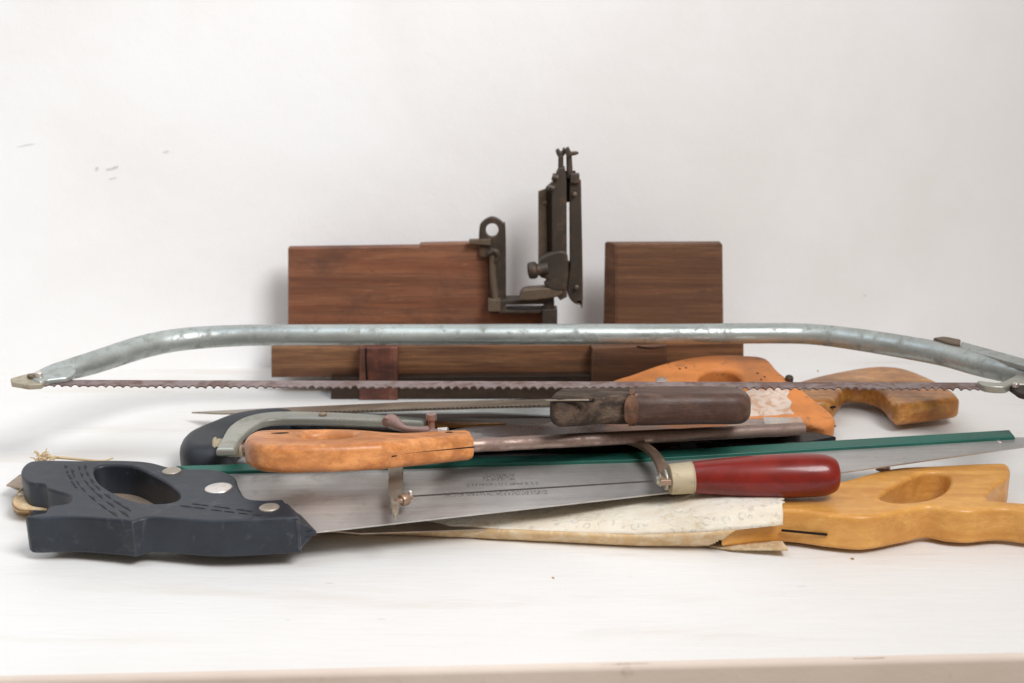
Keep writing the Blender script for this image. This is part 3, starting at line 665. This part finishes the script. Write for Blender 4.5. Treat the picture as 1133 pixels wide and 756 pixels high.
# carved feather cuts
bm = bmesh.new()
rows = [((86, 513), (88, 538), (140, 570)), ((93, 512), (93, 537), (146, 566)), ((78, 515), (80, 540), (128, 570)), ((71, 514), (76, 530), (84, 540)),
        ((196, 559), (250, 566), (286, 570)), ((206, 556.5), (245, 561), (280, 566))]
PC = PKt.up(.00025)
for j, (a, m_, b_) in enumerate(rows):
    n_ = 7 if j < 4 else 6
    for i in range(n_):
        t = (i + rng.uniform(0, .5)) / n_
        def q(t): return ((1 - t) ** 2 * a[0] + 2 * t * (1 - t) * m_[0] + t * t * b_[0], (1 - t) ** 2 * a[1] + 2 * t * (1 - t) * m_[1] + t * t * b_[1])
        p0, p1 = Vector(PC.loc(*q(t))), Vector(PC.loc(*q(t + .8 / n_))); dd = (p1 - p0); nn = Vector((-dd.y, dd.x)).normalized() * rng.uniform(.0009, .0018)
        solid(bm, [[p0, (p0 + p1) / 2 + nn, p1, (p0 + p1) / 2 - nn * .2]], PC, .0006)
finish(bm, 'carved_cuts', M_carve, bk_, kind='stuff')

# ------------------------------------------------------------------ coping saw with red handle
cp = thing('coping_saw', (.09, .78, .03), 'coping saw with glossy red turned handle and thin wire blade', 'saw')
PCp = flat(.036, .78, b=.031, x0=.09)
h0, h1 = PCp.hit(765, 528.5), PCp.hit(929, 525.5)
lathe('handle', h0, h1, [(0, .0088), (.02, .0093), (.12, .0102), (.3, .0116), (.5, .0126), (.7, .0129), (.86, .0124), (.93, .0113), (.98, .0088), (1, .004)], M_red, cp, 40)
f0, f1 = PCp.hit(740, 530.5), PCp.hit(766, 528.5)
lathe('ferrule', f0, f1, [(0, .0062), (.03, .0082), (.1, .0090), (.86, .0094), (.94, .0098), (1, .0094)], M_ferrule, cp, 28)
g0 = PCp.hit(726, 531.5)
lathe('blade_nut', g0, f0, [(0, .0022), (.15, .0030), (.3, .0042), (.45, .0025), (.55, .0025), (.62, .0058), (.8, .0062), (.84, .004), (1, .0062)], M_armg, cp, 18)
w0, w1 = PCp.hit(722, 532.5), PCp.hit(450, 549.5)
tube('wire_blade', [w0, w1], [.00045, .00045], M_darkblade, cp, 6)
# frame: flat steel bar
bm = bmesh.new(); yb = .112
arm = [PCp.hit(737, 536), PCp.hit(734, 524), PCp.hit(727, 508), PCp.hit(714, 496), PCp.hit(698, 489.5), PCp.hit(680, 487)]
loc2 = lambda p: Vector(((p - PCp.o).dot(PCp.x), (p - PCp.o).dot(PCp.y)))
def rib3(pts, w, wz=None):
    q = smooth_loop([tuple(loc2(p)) for p in pts], 5, closed=False); l, r = [], []
    for i, p in enumerate(q):
        t = (q[min(i + 1, len(q) - 1)] - q[max(i - 1, 0)]).normalized(); n = Vector((-t.y, t.x)); l.append(p + n * w / 2); r.append(p - n * w / 2)
    return l + r[::-1]
solid(bm, [rib3(arm + [PCp.hit(600, 484), PCp.hit(480, 486)], .0064)], PCp.up(.0025), .0035, .0008)
finish(bm, 'frame', M_arm, cp)
slab('frame_arm', [(429, 505, 1), (446.5, 505, 1), (445, 538), (441, 545), (441.5, 558), (440, 567), (436.5, 571), (433.5, 565), (432, 552), (430, 542)], PCp.up(.001), .003, M_armg, cp, .0008, label='short pale left arm of the frame')
p_ = PCp.hit(438, 556); q_ = PCp.hit(456, 550)
lathe('blade_pin', p_, q_, [(0, .0018), (.3, .0018), (.35, .0034), (.7, .0034), (.75, .0016), (1, .0012)], M_arm, cp, 12)
rivet('pin_head', 454, 546, PCp.up(.002), .0014, M_rivet, cp, .002)

# ------------------------------------------------------------------ bow saw over everything
bw = thing('bow_saw', (0, .9, .06), 'long bow saw with grey galvanised tube frame and rusty toothed blade', 'bow saw')
PW = flat(.064, .9)
tp = [(42, 418, .0042), (58, 413.5, .0060), (80, 408, .0072), (106, 400.5, .0079), (135, 391, .0082), (159, 383.7, .0083), (185, 378, .0083), (212, 374.5, .0082), (250, 372, .0080), (300, 370.8, .0078), (450, 370.3, .0077), (600, 370.0, .0077), (750, 369.6, .0076), (860, 369, .0076), (905, 370.5, .0077), (950, 376, .0080), (1000, 384, .0082), (1045, 392.5, .0083), (1085, 403.5, .0082), (1130, 414, .0078), (1170, 424, .007)]
q = path3([(*PW.hit(p[0], p[1]), p[2]) for p in tp], 8)
tube('frame', [p[:3] for p in q], [p[3] for p in q], M_tube, bw, 24)
# left shoe: the tube pressed flat over the blade
slab('blade_shoe', [(34, 413), (52, 407.5), (76, 403), (84, 409), (76, 416), (54, 419), (44, 421.5), (36, 419)], PW.up(.0042), .0045, M_tube, bw, .0018)
slab('shoe_tip', sharp((11.5, 418.5), (26, 414.5), (44, 412), (56, 417), (46, 425), (32, 426), (12.5, 423)), PW.up(.0030), .0035, M_tip, bw, .0010)
rivet('rivet', 43.5, 416, PW.up(.0050), .0026, M_rivet, bw, .003)
slab('pin', [(30, 413.8), (39, 413), (42, 415.5), (33, 416.5)], PW.up(.0052), .002, M_iron2, bw, .0005)
def bow_blade():
    top = [(40, 420.3), (1125, 423.5)]
    pts = [Vector(PW.loc(1128, 423.6)), Vector(PW.loc(40, 420.3))]
    low = []; u = 40.0; i = 0
    while u < 1124:
        v = 426.3 + (u - 40) * .0030 + (min(1, (u - 40) / 150) * 1.4)
        step = 9.4 + rng.uniform(-.5, .5); am = rng.uniform(.35, 1.2)
        seq = [(0, .5), (.12, .6), (.22, -1.0), (.36, -2.2), (.52, -2.5), (.68, -2.2), (.84, -1.0), (.92, .4)]
        for t, dv in seq: low.append(Vector(PW.loc(u + t * step, v + dv * am * .85)))
        u += step
    bm = bmesh.new(); solid(bm, [pts + low], PW, .0009); finish(bm, 'blade', M_bowblade, bw, 30)
bow_blade()
# right end: tension lever and blade clip
PWr = PW.up(.0088)
slab('lever', [(1064, 377.5, 1), (1133, 396.5), (1180, 409), (1178, 415), (1132, 404), (1063, 384, 1)], PWr, .004, M_tube, bw, .001)
PWr = PWr.up(.001)
slab('lever_tab', [(1033, 373.5, 1), (1045, 372.3), (1063, 375.5, 1), (1063, 381, 1), (1050, 378.6)], PWr.up(.0004), .003, M_iron2, bw, .001)
slab('blade_clip', [(1082, 421), (1104, 423), (1119, 417.5), (1128, 413), (1150, 416), (1150, 424), (1122, 424.5), (1112, 427.5), (1090, 426)], PW.up(.0035), .005, M_frame, bw, .0012)
slab('clip_end', [(1116, 424.5), (1130, 421.5), (1160, 424), (1160, 437), (1132, 435.5), (1122, 430.5)], PW.up(.002), .004, M_darkblade, bw, .001)
rivet('rivet', 1124, 425, PW.up(.0045), .002, M_rivet, bw, .001)

# a few wood crumbs on the shelf
bm = bmesh.new()
for (u, v) in ((943, 619), (905, 411), (893, 424), (612, 640)):
    p = flat(0).hit(u, v); k = rng.uniform(.0004, .0009)
    add_box(bm, p + Vector((0, 0, k * .4)), (k * 2.2, k * 1.2, k * .8), Matrix.Rotation(rng.uniform(0, 3), 4, 'Z'))
finish(bm, 'wood_crumbs', M_card, None, kind='stuff')
